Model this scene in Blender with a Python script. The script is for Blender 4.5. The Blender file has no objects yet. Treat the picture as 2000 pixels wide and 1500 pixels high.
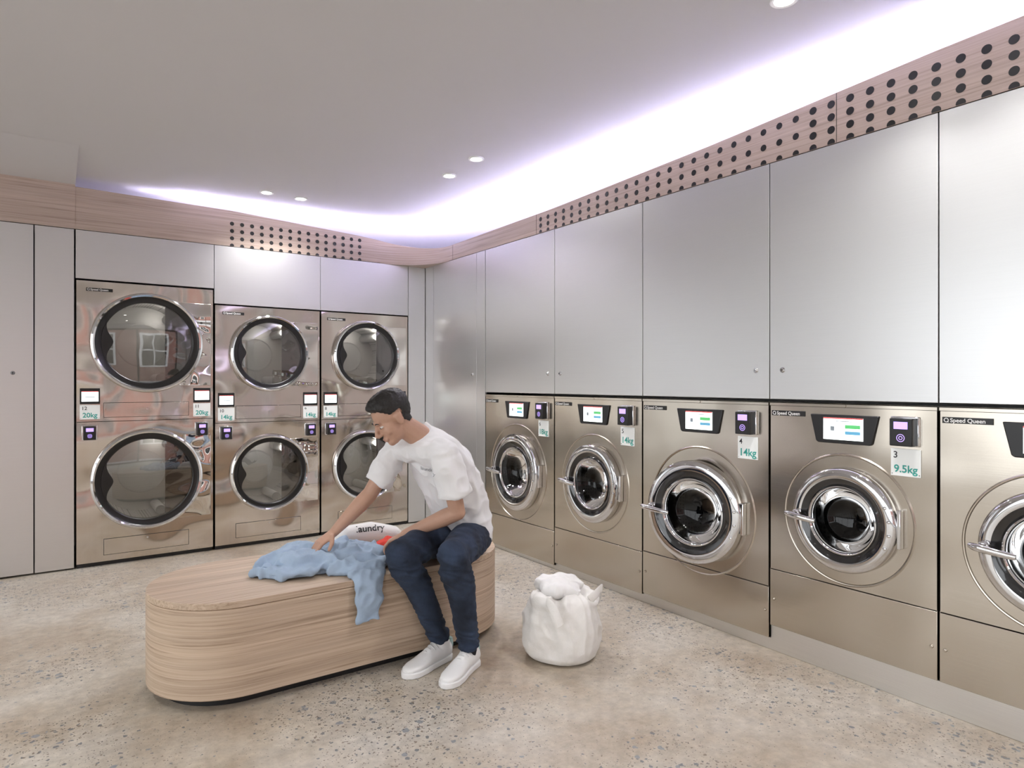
import bpy, bmesh, math, random
from mathutils import Vector, Matrix, noise
random.seed(4)
D = bpy.data
COL = bpy.context.scene.collection
XR, YB, ZC = 2.85, 5.46, 2.72

# glyph meshes are evaluated once, while the scene is still empty
TC = {}
def glyphs(s, align, bold):
    k = (s, align, bold)
    if k not in TC:
        cu = D.curves.new('t', 'FONT'); cu.body = s; cu.size = 1; cu.align_x = align; cu.offset = bold
        t = D.objects.new('tmp_text', cu); COL.objects.link(t); bpy.context.view_layer.update()
        me = D.meshes.new_from_object(t.evaluated_get(bpy.context.evaluated_depsgraph_get()))
        TC[k] = ([v.co.copy() for v in me.vertices], [tuple(p.vertices) for p in me.polygons])
        D.objects.remove(t); D.meshes.remove(me)
    return TC[k]
glyphs('Speed Queen', 'LEFT', .02)
for s in '23456789': glyphs(s, 'LEFT', .01)
for s in ('10', '11', '12'): glyphs(s, 'LEFT', .01)
for s in ('18kg', '14kg', '9.5kg', '20kg'): glyphs(s, 'CENTER', .02)
glyphs('laundry', 'CENTER', .02)

# ------------------------------------------------------------------ materials
def mat(name):
    m = D.materials.new(name); m.use_nodes = True
    nt = m.node_tree; b = nt.nodes['Principled BSDF']
    return m, nt, b
def N(nt, t, **kw):
    n = nt.nodes.new(t)
    for k, v in kw.items(): setattr(n, k, v)
    return n
def simple(name, col, rough=.5, metal=0., emis=None, es=0., noise_amt=0.03, nscale=12, spec=.5, coat=0., bump=0., bscale=300):
    m, nt, b = mat(name)
    b.inputs['Roughness'].default_value = rough
    b.inputs['Metallic'].default_value = metal
    b.inputs['Specular IOR Level'].default_value = spec
    b.inputs['Coat Weight'].default_value = coat
    tc = N(nt, 'ShaderNodeTexCoord'); no = N(nt, 'ShaderNodeTexNoise'); no.inputs['Scale'].default_value = nscale
    nt.links.new(tc.outputs['Object'], no.inputs['Vector'])
    mx = N(nt, 'ShaderNodeMix', data_type='RGBA')
    c = Vector(col[:3])
    mx.inputs['A'].default_value = (*[max(0, x*(1-noise_amt)) for x in c], 1)
    mx.inputs['B'].default_value = (*[min(1, x*(1+noise_amt)) for x in c], 1)
    nt.links.new(no.outputs['Fac'], mx.inputs['Factor'])
    nt.links.new(mx.outputs['Result'], b.inputs['Base Color'])
    if bump:
        n2 = N(nt, 'ShaderNodeTexNoise'); n2.inputs['Scale'].default_value = bscale; nt.links.new(tc.outputs['Object'], n2.inputs['Vector'])
        bp = N(nt, 'ShaderNodeBump'); bp.inputs['Strength'].default_value = bump; bp.inputs['Distance'].default_value = .002
        nt.links.new(n2.outputs['Fac'], bp.inputs['Height']); nt.links.new(bp.outputs['Normal'], b.inputs['Normal'])
    if emis:
        b.inputs['Emission Color'].default_value = (*emis, 1)
        b.inputs['Emission Strength'].default_value = es
    return m
def ramp(nt, stops):
    r = N(nt, 'ShaderNodeValToRGB'); e = r.color_ramp.elements
    while len(e) < len(stops): e.new(.5)
    for i, (p, c) in enumerate(stops):
        e[i].position = p; e[i].color = (*c, 1) if len(c) == 3 else c
    return r
def steel(name, col, rough, brush=(2, 2, 220), bump=.02, wav=0., var=.08, wscale=2.6):
    m, nt, b = mat(name)
    b.inputs['Metallic'].default_value = 1
    tc = N(nt, 'ShaderNodeTexCoord'); mp = N(nt, 'ShaderNodeMapping')
    mp.inputs['Scale'].default_value = brush
    nt.links.new(tc.outputs['Object'], mp.inputs['Vector'])
    no = N(nt, 'ShaderNodeTexNoise'); no.inputs['Scale'].default_value = 1.5; no.inputs['Detail'].default_value = 3
    nt.links.new(mp.outputs['Vector'], no.inputs['Vector'])
    mr = N(nt, 'ShaderNodeMapRange'); mr.inputs['To Min'].default_value = rough*(1-var*2); mr.inputs['To Max'].default_value = rough*(1+var*2)
    nt.links.new(no.outputs['Fac'], mr.inputs['Value']); nt.links.new(mr.outputs['Result'], b.inputs['Roughness'])
    mx = N(nt, 'ShaderNodeMix', data_type='RGBA')
    mx.inputs['A'].default_value = (*[x*(1-var) for x in col], 1); mx.inputs['B'].default_value = (*[min(1, x*(1+var)) for x in col], 1)
    nt.links.new(no.outputs['Fac'], mx.inputs['Factor']); nt.links.new(mx.outputs['Result'], b.inputs['Base Color'])
    bp = N(nt, 'ShaderNodeBump'); bp.inputs['Strength'].default_value = bump; bp.inputs['Distance'].default_value = .002
    nt.links.new(no.outputs['Fac'], bp.inputs['Height'])
    if wav:
        n2 = N(nt, 'ShaderNodeTexNoise'); n2.inputs['Scale'].default_value = wscale; n2.inputs['Detail'].default_value = 0.5
        nt.links.new(tc.outputs['Object'], n2.inputs['Vector'])
        b2 = N(nt, 'ShaderNodeBump'); b2.inputs['Strength'].default_value = 1; b2.inputs['Distance'].default_value = wav
        nt.links.new(n2.outputs['Fac'], b2.inputs['Height']); nt.links.new(bp.outputs['Normal'], b2.inputs['Normal'])
        nt.links.new(b2.outputs['Normal'], b.inputs['Normal'])
    else:
        nt.links.new(bp.outputs['Normal'], b.inputs['Normal'])
    return m
def wood(name, scl, c1, c2, c3):
    m, nt, b = mat(name)
    tc = N(nt, 'ShaderNodeTexCoord'); mp = N(nt, 'ShaderNodeMapping'); mp.inputs['Scale'].default_value = scl
    nt.links.new(tc.outputs['Object'], mp.inputs['Vector'])
    no = N(nt, 'ShaderNodeTexNoise'); no.inputs['Scale'].default_value = 1; no.inputs['Detail'].default_value = 6; no.inputs['Roughness'].default_value = .65; no.inputs['Distortion'].default_value = .5
    nt.links.new(mp.outputs['Vector'], no.inputs['Vector'])
    r = ramp(nt, [(.32, c1), (.46, c2), (.66, c3)])
    nt.links.new(no.outputs['Fac'], r.inputs['Fac'])
    out = r.outputs['Color']
    mp2 = N(nt, 'ShaderNodeMapping'); mp2.inputs['Scale'].default_value = [s*.13 for s in scl]
    nt.links.new(tc.outputs['Object'], mp2.inputs['Vector'])
    n2 = N(nt, 'ShaderNodeTexNoise'); n2.inputs['Scale'].default_value = 1; n2.inputs['Detail'].default_value = 2; n2.inputs['Distortion'].default_value = 1.2
    nt.links.new(mp2.outputs['Vector'], n2.inputs['Vector'])
    mr = N(nt, 'ShaderNodeMapRange'); mr.inputs['From Min'].default_value = .3; mr.inputs['From Max'].default_value = .7
    mr.inputs['To Min'].default_value = .88; mr.inputs['To Max'].default_value = 1.08
    nt.links.new(n2.outputs['Fac'], mr.inputs['Value'])
    mu = N(nt, 'ShaderNodeMix', data_type='RGBA', blend_type='MULTIPLY'); mu.inputs['Factor'].default_value = 1
    nt.links.new(out, mu.inputs['A']); nt.links.new(mr.outputs['Result'], mu.inputs['B'])
    nt.links.new(mu.outputs['Result'], b.inputs['Base Color'])
    b.inputs['Roughness'].default_value = .5
    bp = N(nt, 'ShaderNodeBump'); bp.inputs['Strength'].default_value = .15; bp.inputs['Distance'].default_value = .002
    nt.links.new(no.outputs['Fac'], bp.inputs['Height']); nt.links.new(bp.outputs['Normal'], b.inputs['Normal'])
    return m
OAK = ((.33, .235, .16), (.50, .375, .27), (.62, .49, .37))
M_woodH = wood('oak_veneer', (1.6, 1.6, 110), *OAK)
M_woodT = wood('oak_top', (1.6, 90, 90), *OAK)
M_band = wood('oak_band', (1.5, 1.5, 100), (.38, .29, .23), (.51, .40, .33), (.59, .48, .41))
M_panel = steel('satin_steel_panel', (.75, .755, .755), .38, brush=(1.5, 1.5, 260), var=.03)
M_wash = steel('brushed_steel_washer', (.55, .50, .43), .23, wav=.018)
M_dry = steel('polished_steel_dryer', (.66, .61, .55), .13, brush=(60, 60, 2), wav=.06, var=.04)
M_chrome = steel('chrome', (.70, .70, .71), .06, var=.02, bump=0)
M_mirror = steel('mirror_steel', (.72, .69, .65), .04, wav=.06, var=.01, bump=0, wscale=4)
M_kick = steel('kick_steel', (.70, .68, .65), .42)
M_black = simple('black_plastic', (.012, .012, .013), .35)
M_gasket = simple('black_gasket', (.01, .01, .01), .3)
M_gloss = simple('black_gloss_trim', (.012, .012, .013), .12, coat=.6)
M_dark = simple('dark_gap', (.01, .01, .01), .8)
M_white = simple('white_print', (.85, .85, .84), .5, noise_amt=.01)
M_sign = simple('white_sign_glow', (.85, .87, .86), .35, emis=(.9, .95, .93), es=.1, noise_amt=.01)  # plain plastic with a faint glow mixed in to brighten it
M_teal = simple('teal_print', (.05, .42, .36), .5)
M_ink = simple('dark_print', (.03, .03, .035), .5)
M_screen = simple('lcd_white', (.8, .85, .85), .3, emis=(.92, 1., .98), es=1.3)
M_green = simple('lcd_green', (.1, .5, .15), .3, emis=(.10, .50, .18), es=.4)
M_blue = simple('lcd_blue', (.1, .3, .5), .3, emis=(.12, .42, .60), es=.4)
M_red = simple('lcd_red', (.6, .05, .05), .3, emis=(.8, .1, .1), es=.5)
M_greyp = simple('lcd_grey', (.3, .35, .4), .3)
M_purple = simple('lcd_purple', (.35, .25, .7), .3, emis=(.45, .32, .95), es=1.0)
M_ceil = simple('ceiling_paint', (.66, .645, .645), .9, noise_amt=.01, nscale=2)
M_wallw = simple('wall_paint', (.82, .81, .80), .9, noise_amt=.02, nscale=3)
M_lamp = simple('lamp_glow', (1, 1, 1), .5, emis=(1, .97, .93), es=40)
M_led = simple('led_glow', (1, 1, 1), .5, emis=(.66, .63, 1.0), es=105)
M_ledup = simple('led_glow_up', (1, 1, 1), .5, emis=(.72, .69, 1.0), es=8)
M_ledb = simple('led_glow_back', (1, 1, 1), .5, emis=(.66, .63, 1.0), es=60)
M_skin = simple('skin', (.52, .31, .22), .5, noise_amt=.06, nscale=20)
M_iris = simple('iris', (.03, .02, .015), .2)
M_eye = simple('eye_white', (.72, .70, .67), .3)
M_lip = simple('lip', (.42, .20, .16), .5)
M_hair = simple('hair', (.012, .010, .009), .55, noise_amt=.3, nscale=90, bump=.8, bscale=160)
M_shirt = simple('white_cotton', (.84, .84, .85), .9, noise_amt=.015, nscale=30)
M_canvas = simple('canvas', (.80, .78, .75), .95, noise_amt=.04, nscale=60, bump=.4, bscale=220)
M_linen = simple('white_linen', (.82, .81, .80), .95, noise_amt=.02, bump=.3, bscale=200)
M_denimL = simple('light_blue_cotton', (.35, .45, .58), .95, noise_amt=.08, nscale=40, bump=.3, bscale=250)
M_redc = simple('red_cotton', (.75, .06, .04), .9)
M_shoe = simple('white_leather', (.84, .84, .84), .4, noise_amt=.01)
M_lace = simple('lace_white', (.62, .62, .62), .8)
M_tab = simple('pale_teal_leather', (.45, .62, .60), .5)
M_sock = simple('black_sock', (.015, .015, .02), .9)
M_oakd = simple('oak_dark', (.25, .17, .11), .6)
def denim():
    m, nt, b = mat('dark_denim')
    tc = N(nt, 'ShaderNodeTexCoord'); no = N(nt, 'ShaderNodeTexNoise'); no.inputs['Scale'].default_value = 9; no.inputs['Detail'].default_value = 4
    nt.links.new(tc.outputs['Object'], no.inputs['Vector'])
    n2 = N(nt, 'ShaderNodeTexNoise'); n2.inputs['Scale'].default_value = 500
    nt.links.new(tc.outputs['Object'], n2.inputs['Vector'])
    r = ramp(nt, [(.35, (.008, .013, .026)), (.7, (.030, .048, .09))])
    ad = N(nt, 'ShaderNodeMath', operation='MULTIPLY_ADD'); ad.inputs[1].default_value = .25
    nt.links.new(n2.outputs['Fac'], ad.inputs[0]); nt.links.new(no.outputs['Fac'], ad.inputs[2])
    ad2 = N(nt, 'ShaderNodeMath', operation='SUBTRACT'); ad2.inputs[1].default_value = .12
    nt.links.new(ad.outputs[0], ad2.inputs[0]); nt.links.new(ad2.outputs[0], r.inputs['Fac'])
    nt.links.new(r.outputs['Color'], b.inputs['Base Color']); b.inputs['Roughness'].default_value = .9
    return m
M_denim = denim()
def glassm(name, tint, ior):
    m = D.materials.new(name); m.use_nodes = True; nt = m.node_tree
    nt.nodes.remove(nt.nodes['Principled BSDF']); out = nt.nodes['Material Output']
    tr = N(nt, 'ShaderNodeBsdfTransparent'); tr.inputs['Color'].default_value = (*tint, 1)
    gl = N(nt, 'ShaderNodeBsdfGlossy'); gl.inputs['Roughness'].default_value = .02; gl.inputs['Color'].default_value = (.9, .9, .9, 1)
    fr = N(nt, 'ShaderNodeFresnel'); fr.inputs['IOR'].default_value = ior
    mx = N(nt, 'ShaderNodeMixShader')
    nt.links.new(fr.outputs[0], mx.inputs[0]); nt.links.new(tr.outputs[0], mx.inputs[1]); nt.links.new(gl.outputs[0], mx.inputs[2])
    nt.links.new(mx.outputs[0], out.inputs['Surface'])
    return m
M_glass = glassm('tinted_glass', (.38, .38, .38), 2.1)
M_glassd = glassm('dark_glass', (.16, .16, .16), 1.4)
def drumm(name, scale, c, metal):
    m, nt, b = mat(name)
    b.inputs['Metallic'].default_value = metal; b.inputs['Roughness'].default_value = .4
    tc = N(nt, 'ShaderNodeTexCoord'); vo = N(nt, 'ShaderNodeTexVoronoi'); vo.inputs['Scale'].default_value = scale; vo.inputs['Randomness'].default_value = 0
    nt.links.new(tc.outputs['Object'], vo.inputs['Vector'])
    r = ramp(nt, [(.26, (.08, .08, .08)), (.34, c)])
    nt.links.new(vo.outputs['Distance'], r.inputs['Fac']); nt.links.new(r.outputs['Color'], b.inputs['Base Color'])
    return m
M_drum = drumm('perforated_drum', 52, (.66, .64, .61), .3)
M_drumw = drumm('washer_drum_steel', 50, (.22, .22, .22), .7)
M_lifter = simple('drum_lifter', (.72, .71, .69), .35)
M_lifterw = simple('washer_drum_lifter', (.12, .12, .12), .35, metal=.5)
def floorm():
    m, nt, b = mat('polished_concrete')
    tc = N(nt, 'ShaderNodeTexCoord'); P = tc.outputs['Object']
    n1 = N(nt, 'ShaderNodeTexNoise'); n1.inputs['Scale'].default_value = 1.4; n1.inputs['Detail'].default_value = 8; n1.inputs['Roughness'].default_value = .65
    nt.links.new(P, n1.inputs['Vector'])
    r1 = ramp(nt, [(.30, (.35, .27, .19)), (.44, (.47, .405, .32)), (.56, (.55, .50, .425)), (.72, (.61, .575, .515))])
    nt.links.new(n1.outputs['Fac'], r1.inputs['Fac'])
    n2 = N(nt, 'ShaderNodeTexNoise'); n2.inputs['Scale'].default_value = 22; n2.inputs['Detail'].default_value = 6; n2.inputs['Roughness'].default_value = .7
    nt.links.new(P, n2.inputs['Vector'])
    mr = N(nt, 'ShaderNodeMapRange'); mr.inputs['From Min'].default_value = .3; mr.inputs['From Max'].default_value = .7; mr.inputs['To Min'].default_value = .76; mr.inputs['To Max'].default_value = 1.15
    nt.links.new(n2.outputs['Fac'], mr.inputs['Value'])
    mu = N(nt, 'ShaderNodeMix', data_type='RGBA', blend_type='MULTIPLY'); mu.inputs['Factor'].default_value = 1
    nt.links.new(r1.outputs['Color'], mu.inputs['A']); nt.links.new(mr.outputs['Result'], mu.inputs['B'])
    col = mu.outputs['Result']
    wn = N(nt, 'ShaderNodeTexNoise'); wn.inputs['Scale'].default_value = 60; nt.links.new(P, wn.inputs['Vector'])
    wa = N(nt, 'ShaderNodeMix', data_type='VECTOR'); wa.inputs['Factor'].default_value = .018
    nt.links.new(P, wa.inputs['A']); nt.links.new(wn.outputs['Color'], wa.inputs['B'])
    zone = N(nt, 'ShaderNodeTexNoise'); zone.inputs['Scale'].default_value = 1.3; zone.inputs['Detail'].default_value = 3; nt.links.new(P, zone.inputs['Vector'])
    for sc, dens, c in ((44, .58, (.15, .165, .18)), (75, .58, (.22, .17, .13)), (28, .80, (.25, .27, .29)), (115, .50, (.12, .11, .10))):
        vo = N(nt, 'ShaderNodeTexVoronoi'); vo.inputs['Scale'].default_value = sc
        nt.links.new(wa.outputs['Result'], vo.inputs['Vector'])
        sep = N(nt, 'ShaderNodeSeparateColor'); nt.links.new(vo.outputs['Color'], sep.inputs['Color'])
        t = N(nt, 'ShaderNodeMapRange'); t.inputs['From Min'].default_value = dens; t.inputs['From Max'].default_value = 1.; t.inputs['To Min'].default_value = 0.; t.inputs['To Max'].default_value = .46
        nt.links.new(sep.outputs['Red'], t.inputs['Value'])
        zm = N(nt, 'ShaderNodeMapRange'); zm.inputs['From Min'].default_value = .38; zm.inputs['From Max'].default_value = .58; zm.inputs['To Min'].default_value = .3; zm.inputs['To Max'].default_value = 1
        nt.links.new(zone.outputs['Fac'], zm.inputs['Value'])
        tm = N(nt, 'ShaderNodeMath', operation='MULTIPLY'); nt.links.new(t.outputs['Result'], tm.inputs[0]); nt.links.new(zm.outputs['Result'], tm.inputs[1])
        lt = N(nt, 'ShaderNodeMath', operation='LESS_THAN'); nt.links.new(vo.outputs['Distance'], lt.inputs[0]); nt.links.new(tm.outputs[0], lt.inputs[1])
        f = N(nt, 'ShaderNodeMath', operation='MULTIPLY'); f.inputs[1].default_value = .85; nt.links.new(lt.outputs[0], f.inputs[0])
        mx = N(nt, 'ShaderNodeMix', data_type='RGBA'); nt.links.new(f.outputs[0], mx.inputs['Factor'])
        nt.links.new(col, mx.inputs['A']); mx.inputs['B'].default_value = (*c, 1); col = mx.outputs['Result']
    nt.links.new(col, b.inputs['Base Color'])
    rr = N(nt, 'ShaderNodeMapRange'); rr.inputs['To Min'].default_value = .26; rr.inputs['To Max'].default_value = .48
    nt.links.new(n1.outputs['Fac'], rr.inputs['Value']); nt.links.new(rr.outputs['Result'], b.inputs['Roughness'])
    return m
M_floor = floorm()
def brickm():
    m, nt, b = mat('red_brick')
    tc = N(nt, 'ShaderNodeTexCoord'); mp = N(nt, 'ShaderNodeMapping'); mp.inputs['Rotation'].default_value = (math.pi/2, 0, 0)
    nt.links.new(tc.outputs['Object'], mp.inputs['Vector'])
    br = N(nt, 'ShaderNodeTexBrick'); br.inputs['Scale'].default_value = 4
    br.inputs['Color1'].default_value = (.30, .12, .09, 1); br.inputs['Color2'].default_value = (.24, .10, .08, 1); br.inputs['Mortar'].default_value = (.4, .36, .33, 1)
    nt.links.new(mp.outputs['Vector'], br.inputs['Vector']); nt.links.new(br.outputs['Color'], b.inputs['Base Color'])
    b.inputs['Roughness'].default_value = .9
    return m
M_brick = brickm()

# ------------------------------------------------------------------ mesh builder
class MB:
    def __init__(s): s.v = []; s.f = []; s.m = []
    def add(s, vs, fs, mi=0):
        o = len(s.v); s.v += [tuple(v) for v in vs]
        for f in fs: s.f.append([i+o for i in f]); s.m.append(mi)
    def box(s, x0, x1, y0, y1, z0, z1, mi=0):
        vs = [(x, y, z) for z in (z0, z1) for y in (y0, y1) for x in (x0, x1)]
        s.add(vs, [(0, 2, 3, 1), (4, 5, 7, 6), (0, 1, 5, 4), (2, 6, 7, 3), (0, 4, 6, 2), (1, 3, 7, 5)], mi)
    def lathe(s, cx, cz, prof, n=72, mi=0, cap0=False, cap1=False):
        vs = []
        for r, y in prof:
            for i in range(n):
                a = 2*math.pi*i/n; vs.append((cx+r*math.cos(a), y, cz+r*math.sin(a)))
        fs = []
        for j in range(len(prof)-1):
            for i in range(n):
                k = (i+1) % n; fs.append((j*n+i, j*n+k, (j+1)*n+k, (j+1)*n+i))
        if cap0: fs.append(tuple(range(n)))
        if cap1: fs.append(tuple((len(prof)-1)*n+i for i in range(n)))
        s.add(vs, fs, mi)
    def vlathe(s, cx, cy, prof, n=48, mi=0, cap0=True, cap1=True):
        vs = []
        for r, z in prof:
            for i in range(n):
                a = 2*math.pi*i/n; vs.append((cx+r*math.cos(a), cy+r*math.sin(a), z))
        fs = []
        for j in range(len(prof)-1):
            for i in range(n):
                k = (i+1) % n; fs.append((j*n+i, j*n+k, (j+1)*n+k, (j+1)*n+i))
        if cap0: fs.append(tuple(range(n)))
        if cap1: fs.append(tuple((len(prof)-1)*n+i for i in range(n)))
        s.add(vs, fs, mi)
    def prism(s, poly, y0, y1, mi=0):
        n = len(poly); vs = [(x, y0, z) for x, z in poly]+[(x, y1, z) for x, z in poly]
        fs = [tuple(range(n)), tuple(range(2*n-1, n-1, -1))]+[(i, i+n, (i+1) % n+n, (i+1) % n) for i in range(n)]
        s.add(vs, fs, mi)
    def xprism(s, poly, x0, x1, mi=0):
        n = len(poly); vs = [(x0, y, z) for y, z in poly]+[(x1, y, z) for y, z in poly]
        fs = [tuple(range(n)), tuple(range(2*n-1, n-1, -1))]+[(i, i+n, (i+1) % n+n, (i+1) % n) for i in range(n)]
        s.add(vs, fs, mi)
    def zprism(s, poly, z0, z1, mi=0):
        n = len(poly); vs = [(x, y, z0) for x, y in poly]+[(x, y, z1) for x, y in poly]
        fs = [tuple(range(n)), tuple(range(2*n-1, n-1, -1))]+[(i, i+n, (i+1) % n+n, (i+1) % n) for i in range(n)]
        s.add(vs, fs, mi)
    def plate_hole(s, x0, x1, z0, z1, cx, cz, r, y, mi=0, n=72, depth=.08):
        angs = [2*math.pi*i/n for i in range(n)]
        for X in (x0, x1):
            for Z in (z0, z1): angs.append(math.atan2(Z-cz, X-cx) % (2*math.pi))
        angs = sorted(set(round(a, 6) for a in angs)); k = len(angs); vi = []; vo = []
        for a in angs:
            c, t = math.cos(a), math.sin(a); q = []
            if c > 1e-9: q.append((x1-cx)/c)
            if c < -1e-9: q.append((x0-cx)/c)
            if t > 1e-9: q.append((z1-cz)/t)
            if t < -1e-9: q.append((z0-cz)/t)
            L = min(q); vo.append((cx+L*c, y, cz+L*t)); vi.append((cx+r*c, y, cz+r*t))
        vd = [(x, y+depth, z) for x, _, z in vi]
        fs = [(i, (i+1) % k, k+(i+1) % k, k+i) for i in range(k)]+[(k+i, k+(i+1) % k, 2*k+(i+1) % k, 2*k+i) for i in range(k)]
        s.add(vo+vi+vd, fs, mi)
    def loft(s, secs, S=(0, 1, 0), n=20, mi=0):
        P = [Vector(c[0]) for c in secs]; S = Vector(S); vs = []; m = len(P)
        for i, sec in enumerate(secs):
            T = (P[min(i+1, m-1)]-P[max(i-1, 0)]).normalized()
            A = (S-T*S.dot(T))
            if A.length < 1e-4: A = T.orthogonal()
            A.normalize(); B = T.cross(A)
            for j in range(n):
                a = 2*math.pi*j/n
                vs.append(P[i]+A*sec[1]*math.cos(a)+B*(sec[2] if len(sec) > 2 else sec[1])*math.sin(a))
        fs = [(j*n+i, j*n+(i+1) % n, (j+1)*n+(i+1) % n, (j+1)*n+i) for j in range(m-1) for i in range(n)]
        fs += [tuple(range(n)), tuple((m-1)*n+i for i in range(n))]
        s.add(vs, fs, mi)
    def cap(s, p, q, r1, r2, n=16, mi=0):
        p = Vector(p); q = Vector(q); T = (q-p).normalized(); secs = []
        for a in (80, 55, 30, 0): secs.append((p-T*r1*math.sin(math.radians(a)), r1*math.cos(math.radians(a))))
        for a in (0, 30, 55, 80): secs.append((q+T*r2*math.sin(math.radians(a)), r2*math.cos(math.radians(a))))
        s.loft(secs, T.orthogonal(), n, mi)
    def ell(s, c, r, ax=((1, 0, 0), (0, 1, 0), (0, 0, 1)), n=20, mi=0):
        c = Vector(c); ax = [Vector(a) for a in ax]; m = n//2; vs = []
        for j in range(1, m):
            t = math.pi*j/m
            for i in range(n):
                a = 2*math.pi*i/n
                vs.append(c+ax[0]*r[0]*math.sin(t)*math.cos(a)+ax[1]*r[1]*math.sin(t)*math.sin(a)+ax[2]*r[2]*math.cos(t))
        k = len(vs); vs += [c+ax[2]*r[2], c-ax[2]*r[2]]
        fs = [(j*n+i, j*n+(i+1) % n, (j+1)*n+(i+1) % n, (j+1)*n+i) for j in range(m-2) for i in range(n)]
        fs += [(k, i, (i+1) % n) for i in range(n)]+[(k+1, (m-2)*n+(i+1) % n, (m-2)*n+i) for i in range(n)]
        s.add(vs, fs, mi)
def link(o, parent=None):
    COL.objects.link(o)
    if parent: o.parent = parent
    return o
def tag(o, label=None, cat=None, kind=None, group=None):
    if label: o['label'] = label
    if cat: o['category'] = cat
    if kind: o['kind'] = kind
    if group: o['group'] = group
def make(name, mb, mats, parent=None, loc=(0, 0, 0), rot=(0, 0, 0), bevel=0, smooth=35, label=None, cat=None, kind=None, group=None):
    me = D.meshes.new(name); me.from_pydata(mb.v, [], mb.f)
    if not isinstance(mats, (list, tuple)): mats = [mats]
    for m in mats: me.materials.append(m)
    me.polygons.foreach_set('material_index', mb.m)
    bm = bmesh.new(); bm.from_mesh(me); bmesh.ops.recalc_face_normals(bm, faces=bm.faces); bm.to_mesh(me); bm.free()
    if smooth:
        me.shade_smooth(); me.set_sharp_from_angle(angle=math.radians(smooth))
    o = D.objects.new(name, me); link(o, parent); o.location = loc; o.rotation_euler = rot
    if bevel:
        b = o.modifiers.new('bevel', 'BEVEL'); b.width = bevel; b.segments = 2; b.limit_method = 'ANGLE'
    tag(o, label, cat, kind, group)
    return o
def empty(name, loc=(0, 0, 0), rot=(0, 0, 0), label=None, cat=None, group=None, parent=None):
    o = D.objects.new(name, None); o.empty_display_size = .1; link(o, parent); o.location = loc; o.rotation_euler = rot
    tag(o, label, cat, None, group); return o
def text(name, s, size, x, z, y, m, parent, align='LEFT', bold=.0, xf=None):
    vs, fs = glyphs(s, align, bold)
    if xf is None: co = [(x+v.x*size, y, z+v.y*size) for v in vs]
    else: co = [xf(v.x*size, v.y*size, 0) for v in vs]
    me = D.meshes.new(name); me.from_pydata([tuple(c) for c in co], [], fs); me.materials.append(m)
    o = D.objects.new(name, me); link(o, parent); return o
def remesh(name, mb, mats, parent, voxel, smooth=6, disp=None, label=None, cat=None):
    me = D.meshes.new(name); me.from_pydata(mb.v, [], mb.f)
    bm = bmesh.new(); bm.from_mesh(me); bmesh.ops.recalc_face_normals(bm, faces=bm.faces); bm.to_mesh(me); bm.free()
    t = D.objects.new('tmp', me); COL.objects.link(t)
    r = t.modifiers.new('r', 'REMESH'); r.mode = 'VOXEL'; r.voxel_size = voxel
    if smooth:
        sm = t.modifiers.new('s', 'SMOOTH'); sm.factor = .5; sm.iterations = smooth
    bpy.context.view_layer.update()
    me2 = D.meshes.new_from_object(t.evaluated_get(bpy.context.evaluated_depsgraph_get()))
    D.objects.remove(t)
    if disp:
        nr = [v.normal.copy() for v in me2.vertices]
        for v, n_ in zip(me2.vertices, nr): v.co = v.co+n_*disp(v.co, n_)
    if not isinstance(mats, (list, tuple)): mats = [mats]
    me2.materials.clear()
    for m in mats: me2.materials.append(m)
    me2.shade_smooth(); me2.name = name
    o = D.objects.new(name, me2); link(o, parent); tag(o, label, cat)
    return o
def nz(p, s, o=0.): return noise.noise(Vector((p[0]*s+o, p[1]*s+o*1.7, p[2]*s-o)))

# ------------------------------------------------------------------ person
person = empty('person', (1.62, 2.6, 0), label='man in white t-shirt and dark jeans sitting on the bench', cat='person')
def to_local(o): o.location = -Vector((1.62, 2.6, 0)); return o
C = Vector((1.285, 2.79, 1.138)); F = Vector((-.80, .12, -.58)).normalized(); Lf = Vector((0, 0, 1)).cross(F).normalized(); U = F.cross(Lf)
def H(l, f, u): return C+Lf*l+F*f+U*u
AX = (Lf, F, U)
neckb = Vector((1.435, 2.785, 1.02))
shL, shR = Vector((1.465, 2.615, .975)), Vector((1.385, 2.945, .98))
elL, elR = Vector((1.53, 2.615, .70)), Vector((1.265, 3.0, .755))
wrL, wrR = Vector((1.385, 2.85, .575)), Vector((1.10, 3.04, .585))
hipL, hipR = Vector((1.725, 2.80, .525)), Vector((1.66, 2.945, .525))
knL, knR = Vector((1.42, 2.47, .545)), Vector((1.27, 2.675, .53))
anL, anR = Vector((1.55, 2.545, .10)), Vector((1.485, 2.692, .10))
S = Vector((.25, -.97, 0)).normalized()
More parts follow.
